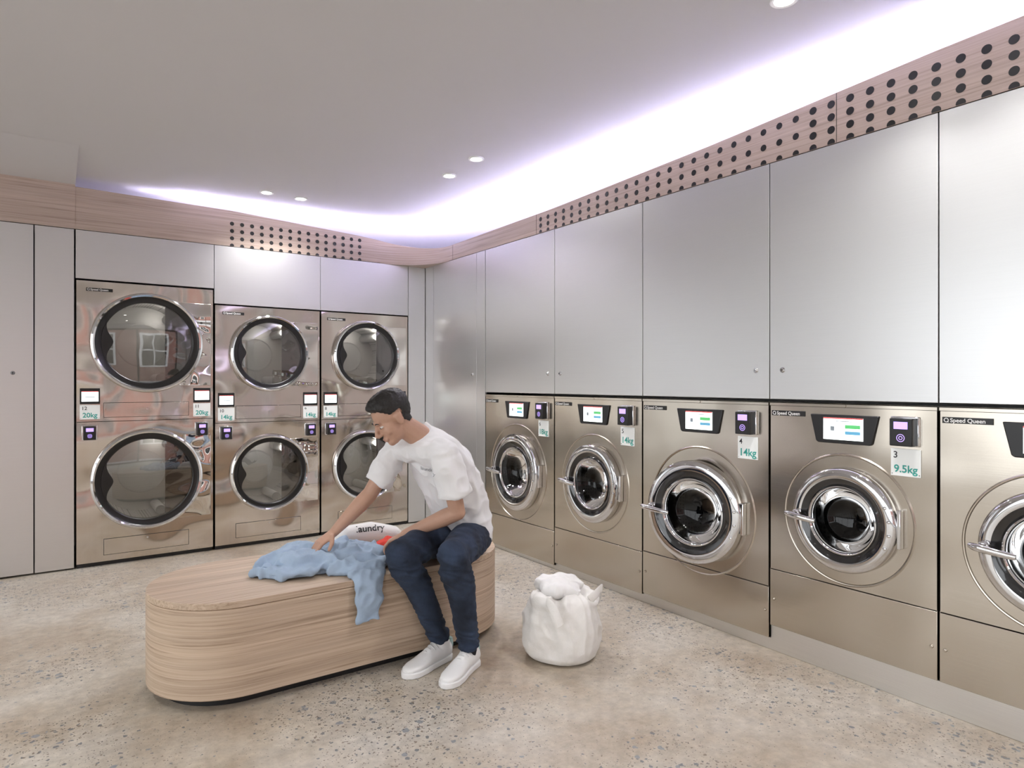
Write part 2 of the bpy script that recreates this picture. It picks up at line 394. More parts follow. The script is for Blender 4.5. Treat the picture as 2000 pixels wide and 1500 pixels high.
def hand(b, w, Dv, Nv, Tv, curl=(18, 45, 70), k=1.):
    Dv = Dv.normalized(); Nv = (Nv-Dv*Nv.dot(Dv)).normalized(); Tv = (Tv-Dv*Tv.dot(Dv)-Nv*Tv.dot(Nv)).normalized()
    b.loft([(w-Dv*.02, .026, .019), (w, .026, .018), (w+Dv*.03, .036, .016), (w+Dv*.065, .041, .014), (w+Dv*.088, .040, .012)], Tv, 18)
    for off_, ln, cf in ((.030, .92, .8), (.010, 1.0, 1.), (-.010, .95, 1.1), (-.029, .76, 1.25)):
        p = w+Dv*.082+Tv*off_; sp = Tv*off_*1.6; r = .0088 if off_ > -.02 else .0078
        for seg, cu, l in zip(range(3), curl, (.044, .027, .021)):
            a = math.radians(cu*cf); dr = (Dv*math.cos(a)+Nv*math.sin(a)+sp).normalized()
            q = p+dr*l*ln*k; b.cap(p, q, r, r*.93, 12); p = q; r *= .93
    p = w+Dv*.025+Tv*.026; q = p+(Dv*.55+Tv*.65+Nv*.35).normalized()*.042; b.cap(p, q, .013, .0105, 12)
    q2 = q+(Dv*.85+Tv*.25+Nv*.4).normalized()*.032; b.cap(q, q2, .0105, .0085, 12)
b = MB()
b.ell(H(0, -.012, .03), (.073, .092, .085), AX, 28); b.ell(H(0, .024, -.026), (.061, .062, .084), AX, 24)
b.ell(H(0, .026, -.070), (.050, .052, .036), AX); b.ell(H(0, .050, -.086), (.034, .034, .026), AX); b.ell(H(0, .064, -.094), (.022, .020, .018), AX)
b.ell(H(0, .077, .018), (.045, .012, .010), AX)
b.loft([(H(0, .082, .010), .008), (H(0, .096, -.012), .0095), (H(0, .108, -.031), .0120), (H(0, .098, -.041), .009)], Lf, 14)
for sgn in (-1, 1):
    b.ell(H(sgn*.012, .093, -.036), (.0085, .011, .008), AX, 12); b.ell(H(sgn*.034, .051, -.032), (.026, .025, .026), AX)
    b.ell(H(sgn*.073, -.010, -.010), (.007, .019, .031), AX, 14); b.ell(H(sgn*.077, -.016, .006), (.007, .015, .016), AX, 12)
b.ell(H(0, .081, -.066), (.028, .012, .014), AX, 14)
b.loft([(H(0, -.02, -.02), .052), (H(0, -.022, -.07), .054), (neckb+Vector((-.02, 0, .03)), .058), (neckb+Vector((.03, 0, -.04)), .075)], S, 20)
b.loft([((1.715, 2.875, .485), .09, .06), ((1.71, 2.875, .54), .14, .085), ((1.67, 2.865, .68), .13, .08), ((1.61, 2.845, .82), .14, .085), ((1.53, 2.82, .93), .15, .08), ((1.465, 2.79, 1.0), .12, .06), ((1.43, 2.785, 1.04), .06, .05)], S, 28)
for s_, e_, w_ in ((shL, elL, wrL), (shR, elR, wrR)):
    b.cap(s_, e_, .045, .037); b.loft([(e_, .038), (e_.lerp(w_, .25), .041, .039), (e_.lerp(w_, .6), .033), (w_, .026, .021), (w_+(w_-e_).normalized()*.02, .024, .018)], S, 18)
    b.ell(e_, (.038, .038, .038))
hand(b, wrL, Vector((-.52, .70, -.42)), Vector((-.1, .1, -1)), Vector((.75, .5, .1)))
hand(b, wrR, Vector((-.80, -.08, -.45)), Vector((0, 0, -1)), Vector((.1, -.75, -.1)), curl=(20, 50, 75))
for h_, k_, a_ in ((hipL, knL, anL), (hipR, knR, anR)):
    k2 = k_+(a_-k_).normalized()*.02+(h_-k_).normalized()*.02
    b.cap(h_, k2, .065, .036); b.loft([(k2, .036), (k2.lerp(a_, .3)+Vector((.015, .01, 0)), .040), (a_, .030), (a_-Vector((0, 0, .03)), .033)], S, 18)
    b.cap(a_-Vector((0, 0, .04)), a_+Vector((-.10, -.045, -.065)), .028, .02)
body = to_local(remesh('body', b, M_skin, person, .0035, 3))
for sgn in (-1, 1):
    e = MB(); e.ell(H(sgn*.031, .0705, -.002), (.0125, .0105, .0055), AX, 16); ey = to_local(make('eye', e, M_eye, person))
    e = MB(); e.ell(H(sgn*.032, .0785, -.003), (.0052, .0035, .0050), AX, 12); make('iris', e, M_iris, ey)
    e = MB(); e.loft([(H(sgn*.013, .0875, .020), .0015, .0025), (H(sgn*.030, .0865, .025), .002, .004), (H(sgn*.045, .077, .019), .001, .002)], U, 8); to_local(make('eyebrow', e, M_hair, person))
e = MB(); e.loft([(H(-.022, .0825, -.066), .001), (H(-.010, .0895, -.063), .0035, .0045), (H(0, .0905, -.064), .003, .004), (H(.010, .0895, -.063), .0035, .0045), (H(.022, .0825, -.066), .001)], U, 10)
e.loft([(H(-.018, .0835, -.0705), .001), (H(0, .0895, -.073), .004, .004), (H(.018, .0835, -.0705), .001)], U, 10); to_local(make('lips', e, M_lip, person))
def hairline(l, f, u):
    if u < -.075 or f > .085: return 0
    lim = -.055 if f < -.045 else (-.055+(f+.045)/.05*.07 if f < .005 else (.015+(f-.005)/.045*.05 if f < .05 else .065+(f-.05)*.35))
    d = u-lim
    if d < 0: return 0
    t = .0035+.014*min(1, max(0, (u-.02)/.06))+.008*min(1, max(0, (f-.01)/.04))*(1 if u > .06 else 0)
    return t*min(1, d/.012)
keep = {}; vs = []; fs = []
for v in body.data.vertices:
    p = v.co-C
    if p.length < .16:
        l, f, u = p.dot(Lf), p.dot(F), p.dot(U); t = hairline(l, f, u)
        if t > 0 and not (abs(l) > .069 and -.035 < f < .012 and u < .028): keep[v.index] = len(vs); vs.append(v.co+v.normal*(t+.0025*nz(v.co, 120)+.004*nz(v.co, 45, 2)*(t/.015)))
for fc in body.data.polygons:
    if all(i in keep for i in fc.vertices): fs.append([keep[i] for i in fc.vertices])
used = sorted({i for f in fs for i in f}); rm = {i: k for k, i in enumerate(used)}
hb = MB(); hb.add([vs[i] for i in used], [[rm[i] for i in f] for f in fs])
to_local(make('hair', hb, M_hair, person, smooth=170, label='short black hair'))
b = MB()
b.loft([((1.725, 2.876, .50), .160, .108), ((1.72, 2.876, .55), .172, .116), ((1.69, 2.868, .66), .168, .122), ((1.63, 2.85, .80), .172, .128), ((1.55, 2.822, .925), .178, .118), ((1.49, 2.80, .99), .160, .092), ((1.45, 2.788, 1.035), .110, .074), ((1.425, 2.785, 1.065), .066, .062)], S, 32)
b.cap(shL, shR, .066, .064)
b.loft([(shL+Vector((-.005, .03, .01)), .066), (shL.lerp(elL, .12), .073), (shL.lerp(elL, .35), .077), (shL.lerp(elL, .70), .080)], S, 24)
b.loft([(shR+Vector((0, -.03, .01)), .062), (shR.lerp(elR, .15), .067), (shR.lerp(elR, .4), .069), (shR.lerp(elR, .74), .070)], S, 24)
def fold(p, n):
    q = Vector((p.x*1.0, p.y*1.0, p.z*.5))
    a = nz(q, 8, 2); c2 = 1-abs(nz((p.x+p.z*.6, p.y, p.z*.5-p.x*.4), 9, 7))*2.2; c3 = 1-abs(nz((p.x*.7-p.z*.7, p.y, p.z*.7+p.x*.7), 14, 3))*2.2
    return .010*a+.013*(c2-.45)+.007*(c3-.5)
shirt = to_local(remesh('t_shirt', b, M_shirt, person, .005, 10, fold, label='plain white short-sleeved t-shirt'))
b = MB()
b.loft([((1.725, 2.875, .465), .12, .085), ((1.72, 2.875, .49), .160, .110), ((1.715, 2.875, .56), .160, .108), ((1.70, 2.872, .61), .150, .10)], S, 28)
for h_, k_, a_ in ((hipL, knL, anL), (hipR, knR, anR)):
    b.loft([(h_+(h_-k_).normalized()*.04, .075), (h_, .094, .090), (h_.lerp(k_, .3), .092, .086), (h_.lerp(k_, .65), .079), (k_, .068), (k_+(k_-h_).normalized()*.03, .052)], S, 26)
    b.ell(k_, (.066, .066, .070))
    bk = Vector((.02, .012, 0))
    b.loft([(k_+Vector((0, 0, .02)), .060), (k_.lerp(a_, .12), .068), (k_.lerp(a_, .35)+bk, .064), (k_.lerp(a_, .65)+bk*.5, .053), (k_.lerp(a_, .93), .045), (a_+Vector((0, 0, .005)), .046)], S, 26)
def jf(p, n):
    lo = max(0, 1-abs(p.z-.15)/.14); kn_ = max(0, 1-abs(p.z-.47)/.12)
    w_ = .002+.008*lo+.006*kn_
    return w_*(1-abs(nz((p.x*.5, p.y*.5, p.z*1.6+p.x*.4), 24, 1))*2.4)+.003*nz(p, 14)
to_local(remesh('jeans', b, M_denim, person, .005, 4, jf, label='dark blue slim jeans'))
for a_ in (anL, anR):
    b = MB(); b.cap(a_+Vector((0, 0, .02)), a_+Vector((0, 0, -.03)), .038, .036); to_local(make('sock', b, M_sock, person))
def shoe(heel, dirv):
    d2 = Vector((dirv[0], dirv[1], 0)).normalized(); s2 = Vector((-d2.y, d2.x, 0)); h = Vector((heel[0], heel[1], 0))
    Z = Vector((0, 0, 1))
    def P(x, z, s=0): return h+d2*x+s2*s+Z*z
    b = MB()
    b.loft([(P(-.002, .05), .022, .030), (P(.010, .05), .033, .038), (P(.05, .050), .037, .042), (P(.10, .050), .038, .042), (P(.14, .046), .041, .036), (P(.19, .038), .046, .027), (P(.235, .034), .045, .022), (P(.268, .030), .034, .018), (P(.282, .028), .018, .012)], s2, 24)
    b.loft([(P(.055, .05), .038, .050), (P(.055, .085), .036, .048), (P(.052, .100), .036, .046)], s2, 20)
    b.loft([(P(.09, .085), .020, .014), (P(.14, .078), .022, .010), (P(.17, .062), .02, .008)], s2, 14)
    sh = remesh('shoe', b, M_shoe, person, .004, 3, label='white leather low-top sneaker'); to_local(sh)
    out = []
    prof = [(-.008, 0.0), (-.004, .022), (.02, .038), (.08, .038), (.14, .042), (.19, .050), (.24, .049), (.272, .036), (.290, .014), (.292, 0)]
    for x, w_ in prof: q = P(x, 0, w_); out.append((q.x, q.y))
    for x, w_ in reversed(prof[1:-1]): q = P(x, 0, -w_); out.append((q.x, q.y))
    m1 = MB(); m1.zprism(out, .001, .026); make('sole', m1, M_shoe, sh, bevel=.004)
    m1 = MB()
    for i in range(6):
        x = .105+.016*i; z = .103-.0060*i-.0006*i*i
        m1.loft([(P(x-.006, z-.020, -.026), .003, .002), (P(x, z-.004, -.013), .0038, .0026), (P(x+.002, z, 0), .0038, .0026), (P(x, z-.004, .013), .0038, .0026), (P(x-.006, z-.020, .026), .003, .002)], d2, 8)
    make('laces', m1, M_lace, sh)
    m1 = MB(); m1.loft([(P(-.010, .055), .018, .006), (P(-.009, .075), .019, .007), (P(-.006, .096), .018, .007)], s2, 14); make('heel_tab', m1, M_tab, sh, label='pale green heel tab')
shoe((1.605, 2.578), (-.86, -.51))
shoe((1.535, 2.703), (-.93, -.30))

# ------------------------------------------------------------------ garments on bench
BT = .43
BY0 = 2.75
b = MB()
def lump(x, y, z, a, c, h, rot=0.):
    r = math.radians(rot); b.ell((x, y, z), (a, c, h), ((math.cos(r), math.sin(r), 0), (-math.sin(r), math.cos(r), 0), (0, 0, 1)), 24)
lump(1.06, 3.10, BT+.03, .27, .20, .05, -10); lump(.93, 3.20, BT+.025, .18, .13, .045, 20); lump(1.20, 3.00, BT+.035, .16, .14, .055, 30)
lump(.98, 3.02, BT+.03, .16, .12, .055, -30); lump(1.10, 3.20, BT+.035, .18, .12, .055, 0); lump(1.16, 2.90, BT+.02, .16, .10, .035, 0)
b.loft([((1.03, 2.97, BT+.04), .06, .03), ((.93, 2.92, BT+.03), .058, .028), ((.84, 2.95, BT+.022), .052, .022), ((.77, 3.06, BT+.020), .045, .02), ((.78, 3.15, BT+.018), .04, .018)], (0, 1, 0), 18)
b.loft([((1.18, 3.0, BT+.05), .08, .03), ((1.17, 2.86, BT+.035), .085, .024), ((1.155, 2.765, BT+.018), .078, .022), ((1.15, 2.728, BT-.03), .072, .018), ((1.145, 2.724, BT-.10), .064, .017), ((1.14, 2.722, BT-.14), .056, .016), ((1.14, 2.722, BT-.185), .056, .016)], (1, 0, 0), 20)
def gf(p, n):
    top = 1 if p.z > BT+.008 else .25
    if p.y < 2.76: top = .4
    a = 1-abs(nz((p.x*.8+p.y*.5, p.y*.8-p.x*.5, p.z), 9, 4))*2.4; c2 = 1-abs(nz((p.x-p.y*.6, p.y+p.x*.3, p.z), 17, 8))*2.2
    return top*(.026*(a-.45)+.013*(c2-.5))+.001*nz(p, 70)
g = remesh('sweatshirt', b, M_denimL, None, .006, 4, gf, label='crumpled pale blue sweatshirt draped over the bench edge', cat='sweatshirt')
for v in g.data.vertices:
    if v.co.y > BY0 and v.co.z < BT+.001: v.co.z = BT+.001
    elif v.co.y > BY0-.004 and v.co.z < BT: v.co.y = BY0-.004
b = MB(); b.loft([((1.20, 3.35, BT+.02), .04, .015), ((1.28, 3.34, BT+.055), .05, .055), ((1.40, 3.31, BT+.06), .06, .06), ((1.52, 3.27, BT+.045), .06, .045), ((1.58, 3.25, BT+.015), .04, .015)], (0, 1, 0), 24)
tote = remesh('tote_bag', b, M_linen, None, .006, 10, lambda p, n: .002*nz(p, 9) if p.z > BT+.01 else 0., label='white cotton bag with black lettering lying on the bench', cat='bag')
for v in tote.data.vertices: v.co.z = max(v.co.z, BT+.001)
import mathutils.bvhtree as bt
BV = {}
def on_surface(obj, org, right, up, direction, a, b_, c):
    bv = BV.get(obj.name)
    if bv is None: bv = BV[obj.name] = bt.BVHTree.FromPolygons([v.co.copy() for v in obj.data.vertices], [tuple(p.vertices) for p in obj.data.polygons])
    o = Vector(org)+right*a+up*b_
    hit = bv.ray_cast(o, direction)[0]
    if hit is None: hit = o+direction*.3
    return hit-direction*.002
rt = Vector((.97, -.24, 0)).normalized(); dn = Vector((.22, .89, -.40)).normalized(); up = rt.cross(dn)*-1
if up.z < 0: up = -up
text('lettering', 'laundry', .050, 0, 0, 0, M_ink, tote, 'CENTER', .02, xf=lambda a, b_, c: on_surface(tote, (1.31, 2.98, .638), rt, up, dn, a, b_, c))
b = MB(); b.ell((1.42, 3.07, BT+.035), (.10, .07, .055), ((.9, .3, 0), (-.3, .9, 0), (0, 0, 1)), 20); b.ell((1.355, 3.03, BT+.04), (.07, .05, .045), n=16)
rc = remesh('red_garment', b, M_redc, None, .006, 4, lambda p, n: (.010*(1-abs(nz(p, 20, 5))*2.4)-.004) if p.z > BT+.01 else 0., label='small crumpled red garment under his hand', cat='garment')
for v in rc.data.vertices: v.co.z = max(v.co.z, BT+.001)
rt2 = Vector((.80, -.57, -.12)).normalized(); dn2 = Vector((.45, .88, .0)).normalized(); up2 = Vector((0, 0, 1))
text('shirt_lettering', 'laundry', .022, 0, 0, 0, simple('grey_print', (.42, .42, .43), .7), shirt, 'CENTER', .02, xf=lambda a, b_, c: on_surface(shirt, (1.235, 2.335, .88), rt2, up2, dn2, a, b_, c))

# ------------------------------------------------------------------ laundry bag
bx, by = 2.0, 2.43
bag = empty('laundry_bag', (bx, by, 0), label='white canvas laundry bag slumped open on the floor', cat='laundry bag')
b = MB()
b.vlathe(0, 0, [(.10, .002), (.155, .006), (.176, .03), (.186, .08), (.187, .14), (.180, .20), (.168, .25), (.150, .285), (.12, .30)], 48)
b.ell((-.12, -.02, .27), (.05, .09, .045)); b.ell((.10, -.06, .265), (.065, .08, .035)); b.ell((.05, .10, .28), (.10, .06, .04)); b.ell((.02, -.13, .26), (.10, .035, .03))
def bagf(p, n):
    h = min(1, p.z/.07); an = math.atan2(p.y, p.x)
    sq = .010*math.cos(4*an+.6); c = (math.cos(an), math.sin(an))
    a = 1-abs(noise.noise(Vector((c[0]*1.9, c[1]*1.9, p.z*3.5+4))))*2.3; c2 = 1-abs(nz((p.x+p.z*.5, p.y-p.z*.3, p.z*.5), 11, 6))*2.2
    return h*(sq+.017*(a-.55)+.010*(c2-.5)+.003*nz(p, 34))
o = remesh('bag_body', b, M_canvas, bag, .006, 4, bagf)
for v in o.data.vertices: v.co.z = max(v.co.z, .001)
b = MB(); b.ell((-.055, -.01, .325), (.075, .075, .036)); b.ell((.045, .02, .318), (.08, .07, .034)); b.ell((-.01, .06, .33), (.09, .055, .034)); b.ell((.0, -.06, .315), (.07, .05, .03))
cl = remesh('laundry', b, M_linen, None, .005, 3, lambda p, n: .016*(1-abs(nz(p, 12, 5))*2.4)-.004+.004*nz(p, 40), label='crumpled white laundry filling the canvas bag', cat='laundry'); cl.location = (bx, by, 0)
def strap(pts):
    m_ = MB(); m_.loft([(p, .020, .004) for p in pts], (.3, .2, 1), 12); make('strap', m_, M_canvas, bag, smooth=60)
strap([(.06, -.13, .280), (.10, -.135, .305), (.145, -.115, .315), (.185, -.08, .300), (.205, -.05, .26), (.205, -.03, .22)])
strap([(-.12, -.09, .280), (-.155, -.08, .300), (-.160, -.115, .295), (-.155, -.145, .26), (-.14, -.160, .21)])

# ------------------------------------------------------------------ room shell
XL, YF = -3.5, -3.0
XO, YO = 3.62, 6.25
mb = MB(); mb.box(XL, XO, YF, YO, -.1, 0); make('floor', mb, M_floor, kind='structure', smooth=0)
mb = MB(); mb.box(XL, XO, YF, YO, ZC, ZC+.1); make('ceiling', mb, M_ceil, kind='structure', smooth=0)
mb = MB(); mb.box(XO, XO+.1, YF, YO, 0, ZC); make('wall_right', mb, M_wallw, kind='structure', smooth=0)
mb = MB(); mb.box(XL, XO, YO, YO+.1, 0, ZC); make('wall_back', mb, M_wallw, kind='structure', smooth=0)
mb = MB(); mb.box(XL-.1, XL, 4.2, YO, 0, ZC); mb.box(XL-.1, XL, YF, 4.2, 0, .12); mb.box(XL-.1, XL, YF, 4.2, 2.55, ZC); mb.box(XL-.1, XL, YF, -2.8, .12, 2.55)
make('wall_left', mb, M_wallw, kind='structure', smooth=0)
mb = MB()
mb.box(XL, XO, YF-.12, YF, 0, .12); mb.box(XL, XO, YF-.12, YF, 2.55, ZC); mb.box(XL, -3.1, YF-.12, YF, .12, 2.55); mb.box(2.5, XO, YF-.12, YF, .12, 2.55)
make('wall_front', mb, M_wallw, kind='structure', smooth=0)
mb = MB()
for x in (-3.1, -1.7, -.3, 1.1, 2.44): mb.box(x, x+.06, YF-.09, YF-.03, .12, 2.55)
mb.box(-3.1, 2.5, YF-.09, YF-.03, .12, .18); mb.box(-3.1, 2.5, YF-.09, YF-.03, 2.49, 2.55)
make('window_1', mb, M_black, kind='structure', smooth=0)
mb = MB()
for y in (-2.8, -1.1, .6, 2.4, 4.14): mb.box(XL-.08, XL-.03, y, y+.06, .12, 2.55)
mb.box(XL-.08, XL-.03, -2.8, 4.2, .12, .18); mb.box(XL-.08, XL-.03, -2.8, 4.2, 2.49, 2.55)
make('added_window_2', mb, M_black, kind='structure', smooth=0)  # unseen side glazing, added for lateral light on the steel panels
mb = MB(); mb.box(-9, 9, -9.5, -9, -.1, 4.2)
for x in (-6, -3.2, -.4, 2.4, 5.2):
    mb.box(x-.75, x+.75, -9.0, -8.95, .9, 2.9, 1); mb.box(x-.62, x+.62, -8.96, -8.93, 1.0, 2.8, 2)
    mb.box(x-.03, x+.03, -8.95, -8.91, 1.0, 2.8, 1); mb.box(x-.62, x+.62, -8.95, -8.91, 1.87, 1.93, 1)
make('building_facade', mb, [M_brick, M_white, M_black], label='red brick facade with white sash windows across the street', cat='building', smooth=0)
mb = MB(); mb.box(-14, 9, -9, YF-.12, -.2, -.1); mb.box(-14, XL-.1, YF-.12, 9, -.2, -.1); make('pavement', mb, simple('asphalt', (.45, .45, .46), .9), label='grey street pavement outside the shop window', cat='pavement', smooth=0)

# steel cladding helpers -------------------------------------------------
def panel(frame, x0, x1, z0, z1, label, nm='wall_panel', gap=.0018):
    loc, rot = frame
    mb = MB(); mb.box(gap, x1-x0-gap, 0, .018, z0+gap, z1-gap)
    l = (loc[0]+x0, loc[1], 0) if rot == 0 else (loc[0], loc[1]-x0, 0)
    return make(nm, mb, M_panel, loc=l, rot=(0, 0, rot), bevel=.001, label=label, cat='wall panel')
def knob(parent, x, z, y=0):
    mb = MB(); mb.lathe(x, z, [(.0135, y), (.0135, y-.004), (.0115, y-.006), (.009, y-.006), (.009, y-.010), (.007, y-.012)], 28, 0, cap1=True)
    mb.box(x-.0012, x+.0012, y-.0126, y-.0118, z-.005, z+.005, 1)
    make('lock', mb, [M_chrome, M_black], parent, label='small round chrome cam lock')
def cabinet(frame, x0, x1, z0, z1, kx, kz, label, group=None, depth=.45):
    loc, rot = frame; w = x1-x0
    l = (loc[0]+x0, loc[1], 0) if rot == 0 else (loc[0], loc[1]-x0, 0)
    root = empty('cabinet', l, (0, 0, rot), label, 'cabinet', group)
    mb = MB(); mb.box(.001, w-.001, .022, depth, z0+.002, z1-.002); make('body', mb, M_dark, root, smooth=0)
    mb = MB(); mb.box(.0022, w-.0022, 0, .018, z0+.003, z1-.002); d = make('door', mb, M_panel, root, bevel=.0012)
    if kx is not None: knob(d, kx, kz)
FB = ((0, YB, 0), 0)
FR = ((XR, 0, 0), -math.pi/2)   # local x = -world Y
TOP = 2.36
cabinet(FB, -1.25, -.097, 0.01, TOP, 1.04, 1.36, 'tall satin steel cupboard door with a small lock')
cabinet(FB, -2.4, -1.253, 0.01, TOP, .1, 1.36, 'tall satin steel cupboard door with a small lock')
panel(FB, XL, -2.403, .01, TOP, 'tall satin steel wall cladding panel')
panel(FB, -.094, .130, .01, TOP, 'narrow full-height satin steel panel beside the dryers')
panel(FB, .136, 1.028, 2.02, TOP, 'satin steel panel above the tall dryer')
panel(FB, 1.028, 1.86, 1.905, TOP, 'satin steel panel above a stacked dryer')
panel(FB, 1.86, 2.675, 1.905, TOP, 'satin steel panel above a stacked dryer')
panel(FB, 2.675, 2.85, .01, TOP, 'narrow full-height satin steel panel in the corner')
panel(FR, -5.455, -5.30, .01, TOP, 'narrow full-height satin steel panel in the corner')
cabinet(FR, -5.30, -4.56, .01, TOP, .68, 1.36, 'tall satin steel cupboard beside the washers')
panel(FR, -4.56, -4.43, .01, TOP, 'narrow steel filler panel beside the washers')
WY = [4.426, 3.543, 2.717, 1.882, 1.142, .402]
kn = [.81, .065, .76, .07, None]
for i in range(5):
    cabinet(FR, -WY[i], -WY[i+1], 1.215, TOP, kn[i], 1.357, 'satin steel overhead cabinet above a washing machine' if kn[i] is None else 'satin steel overhead cabinet with small lock above a washer', 'overhead cabinets above the washers')
panel(FR, -.402, 2.99, .01, TOP, 'satin steel wall cladding panel')
R = .45
def arc(n=14, r=R):
    return [(XR-r+r*math.sin(math.pi/2*i/n), YB-r+r*math.cos(math.pi/2*i/n)) for i in range(n+1)]
poly = [(XL, YB)]+arc()+[(XR, YF), (XO, YF), (XO, YO), (XL, YO)]
poly = [(x+.004, y+.004) for x, y in poly]
mb = MB(); mb.zprism(poly, TOP+.002, TOP+.02); make('trim_4', mb, M_wallw, kind='structure', smooth=0)

# ---- wood band with perforations
def interp(t, pts):
    if t <= pts[0][0]: return pts[0][1]
    for (a, b), (c, d) in zip(pts, pts[1:]):
        if t <= c: return b+(d-b)*(t-a)/(c-a)
    return pts[-1][1]
def zback(x): return interp(x, [(.133, 2.655), (1.15, 2.64), (2.2, 2.58), (2.4, 2.56)])
def zright(y): return interp(y, [(-3, 2.625), (.6, 2.62), (1.14, 2.605), (2.2, 2.55), (3.54, 2.505), (5.01, 2.49)])
path = []
for i in range(19): x = .1355+(XR-R-.1355)*i/18; path.append(((x, YB), (0, -1), zback(x)))
for i in range(1, 20):
    a = math.pi/2*i/20
    path.append(((XR-R+R*math.sin(a), YB-R+R*math.cos(a)), (-math.sin(a), -math.cos(a)), 2.56+(2.49-2.56)*math.sin(a)))
for i in range(30): y = YB-R-(YB-R-YF-.02)*i/29; path.append(((XR, y), (-1, 0), zright(y)))
def ribbon4(mb, quad, mi=0, path=path):
    vs = []; k = len(path)
    for (p, n, zt) in path:
        for off, zf in quad: vs.append((p[0]-n[0]*off, p[1]-n[1]*off, zf(zt)))
    fs = []
    for i in range(k-1):
        a = i*4; b = a+4
        fs += [(a+j, b+j, b+(j+1) % 4, a+(j+1) % 4) for j in range(4)]
    fs += [(0, 1, 2, 3), tuple((k-1)*4+j for j in (3, 2, 1, 0))]
    mb.add(vs, fs, mi)
mb = MB(); lo = lambda z: TOP+.002; hi = lambda z: z
ribbon4(mb, [(0, lo), (0, hi), (.018, hi), (.018, lo)])
def hole_back(x, z, r):
    n = 20; vs = [(x+r*math.cos(2*math.pi*i/n), YB-.0012, max(TOP+.003, z+r*math.sin(2*math.pi*i/n))) for i in range(n)]
    mb.add(vs, [tuple(range(n))], 1)
def hole_right(y, z, r):
    n = 20; vs = [(XR-.0012, y+r*math.cos(2*math.pi*i/n), max(TOP+.003, z+r*math.sin(2*math.pi*i/n))) for i in range(n)]
    mb.add(vs, [tuple(range(n))], 1)
rows = (2.368, 2.425, 2.482, 2.539)
for i in range(15):
    for z in rows: hole_back(1.157+.075*i, z, .0155)
y = 3.70
while y > -.6:
    zt = zright(y)
    if zt > 2.575: rs = rows; r_ = .0175
    else:
        s_ = (zt-.045-2.368)/2; rs = (2.368, 2.368+s_, 2.368+2*s_); r_ = .0160
    for z in rs: hole_right(y, z, r_)
    y -= .085
for yy in (1.55, 3.75, 4.95):
    mb.box(XR-.0012, XR, yy, yy+.002, TOP+.003, zright(yy)-.002, 1)
make('trim_1', mb, [M_band, M_black], kind='structure', label='perforated oak band above the steel panels')
mb = MB(); mb.box(XL, .1352, YB-.004, YB+.014, TOP+.002, 2.667); make('trim_2', mb, M_band, kind='structure', smooth=0)
mb = MB(); mb.xprism([(YB-.004, 2.6672), (YB-.75, ZC-.0005), (YB+.6, ZC-.0005), (YB+.6, 2.6672)], XL, .1352); make('trim_3', mb, M_ceil, kind='structure', smooth=0)
mb = MB(); mb.zprism(arc()+[(XR, YB)], TOP-.002, TOP+.0015); make('trim_5', mb, M_band, kind='structure', smooth=0)
# LED channel: an inclined strip washing the ceiling plus a softer upward one
mb = MB()
tilt = [(.022, lambda z: z-.016), (.031, lambda z: z+.005), (.034, lambda z: z+.004), (.025, lambda z: z-.018)]
ribbon4(mb, tilt, 2, path[5:19]); ribbon4(mb, tilt, 0, path[18:])
ribbon4(mb, [(.050, lambda z: z-.014), (.050, lambda z: z-.010), (.085, lambda z: z-.010), (.085, lambda z: z-.014)], 1, path[3:])
make('led_strip', mb, [M_led, M_ledup, M_ledb], label='hidden lilac LED strip behind the oak band', cat='light strip', smooth=0)

# ------------------------------------------------------------------ downlights
for (x, y) in ((1.318, 5.07), (1.579, 5.09), (2.238, 3.934), (2.21, 3.54), (2.226, 1.41), (2.226, 1.02), (-.9, 2.5), (-.9, 0), (.6, -.6), (.7, -2), (-1.2, 4.4), (-2.4, 1.2)):  # later positions are unseen lamps added to light the rest of the room
    root = empty('downlight', (x, y, ZC), (0, 0, 0), 'small round recessed ceiling downlight, switched on', 'ceiling light', 'recessed ceiling downlights')
    mb = MB(); mb.vlathe(0, 0, [(.050, 0), (.050, -.006), (.046, -.008), (.036, -.006), (.034, -.001)], 40, cap0=False, cap1=False); make('trim_ring', mb, M_white, root)
    mb = MB(); mb.vlathe(0, 0, [(.034, -.0015), (.033, -.003)], 32); make('lamp', mb, M_lamp, root)
    l = D.lights.new('downlight_beam', 'SPOT'); l.energy = 34; l.spot_size = math.radians(125); l.spot_blend = .9; l.shadow_soft_size = .035; l.color = (1, .985, .965)
    o = D.objects.new('beam', l); link(o, root); o.location = (0, 0, -.02)

# ------------------------------------------------------------------ appliance parts
def name_plate(root, x, z, w, h, y=-.001):
    mb = MB(); mb.box(x, x+w, y-.003, y, z-h/2, z+h/2); p = make('name_plate', mb, M_black, root, bevel=.001)
    mb = MB(); mb.lathe(x+h*.6, z, [(h*.36, y-.0036), (h*.24, y-.0036)], 24); mb.box(x+h*.65, x+h*.95, y-.0038, y-.0034, z-h*.34, z-h*.22); make('emblem', mb, M_white, p)
    text('lettering', 'Speed Queen', h*.90, x+h*1.15, z-h*.30, y-.0036, M_white, p, bold=.02)
def sign(root, x, z0, w, h, num, cap, y=-.001):
    mb = MB(); mb.box(x, x+w, y-.004, y, z0, z0+h)
    p = make('capacity_sign', mb, M_sign, root, bevel=.001, label='white plastic capacity sign')
    text('number_lettering', num, h*.34, x+w*.08, z0+h*.66, y-.0046, M_ink, p, bold=.01)
    sz = min(h*.46, w/(len(cap)*.54))
    text('capacity_lettering', cap, sz, x+w/2, z0+h*.14, y-.0046, M_teal, p, 'CENTER', bold=.02)
    for (a, b) in ((.05, .08), (.95, .08)):
        mb = MB(); mb.lathe(x+w*a, z0+h*b, [(.003, y-.004), (.002, y-.006)], 12, cap1=True); make('screw', mb, M_chrome, p)
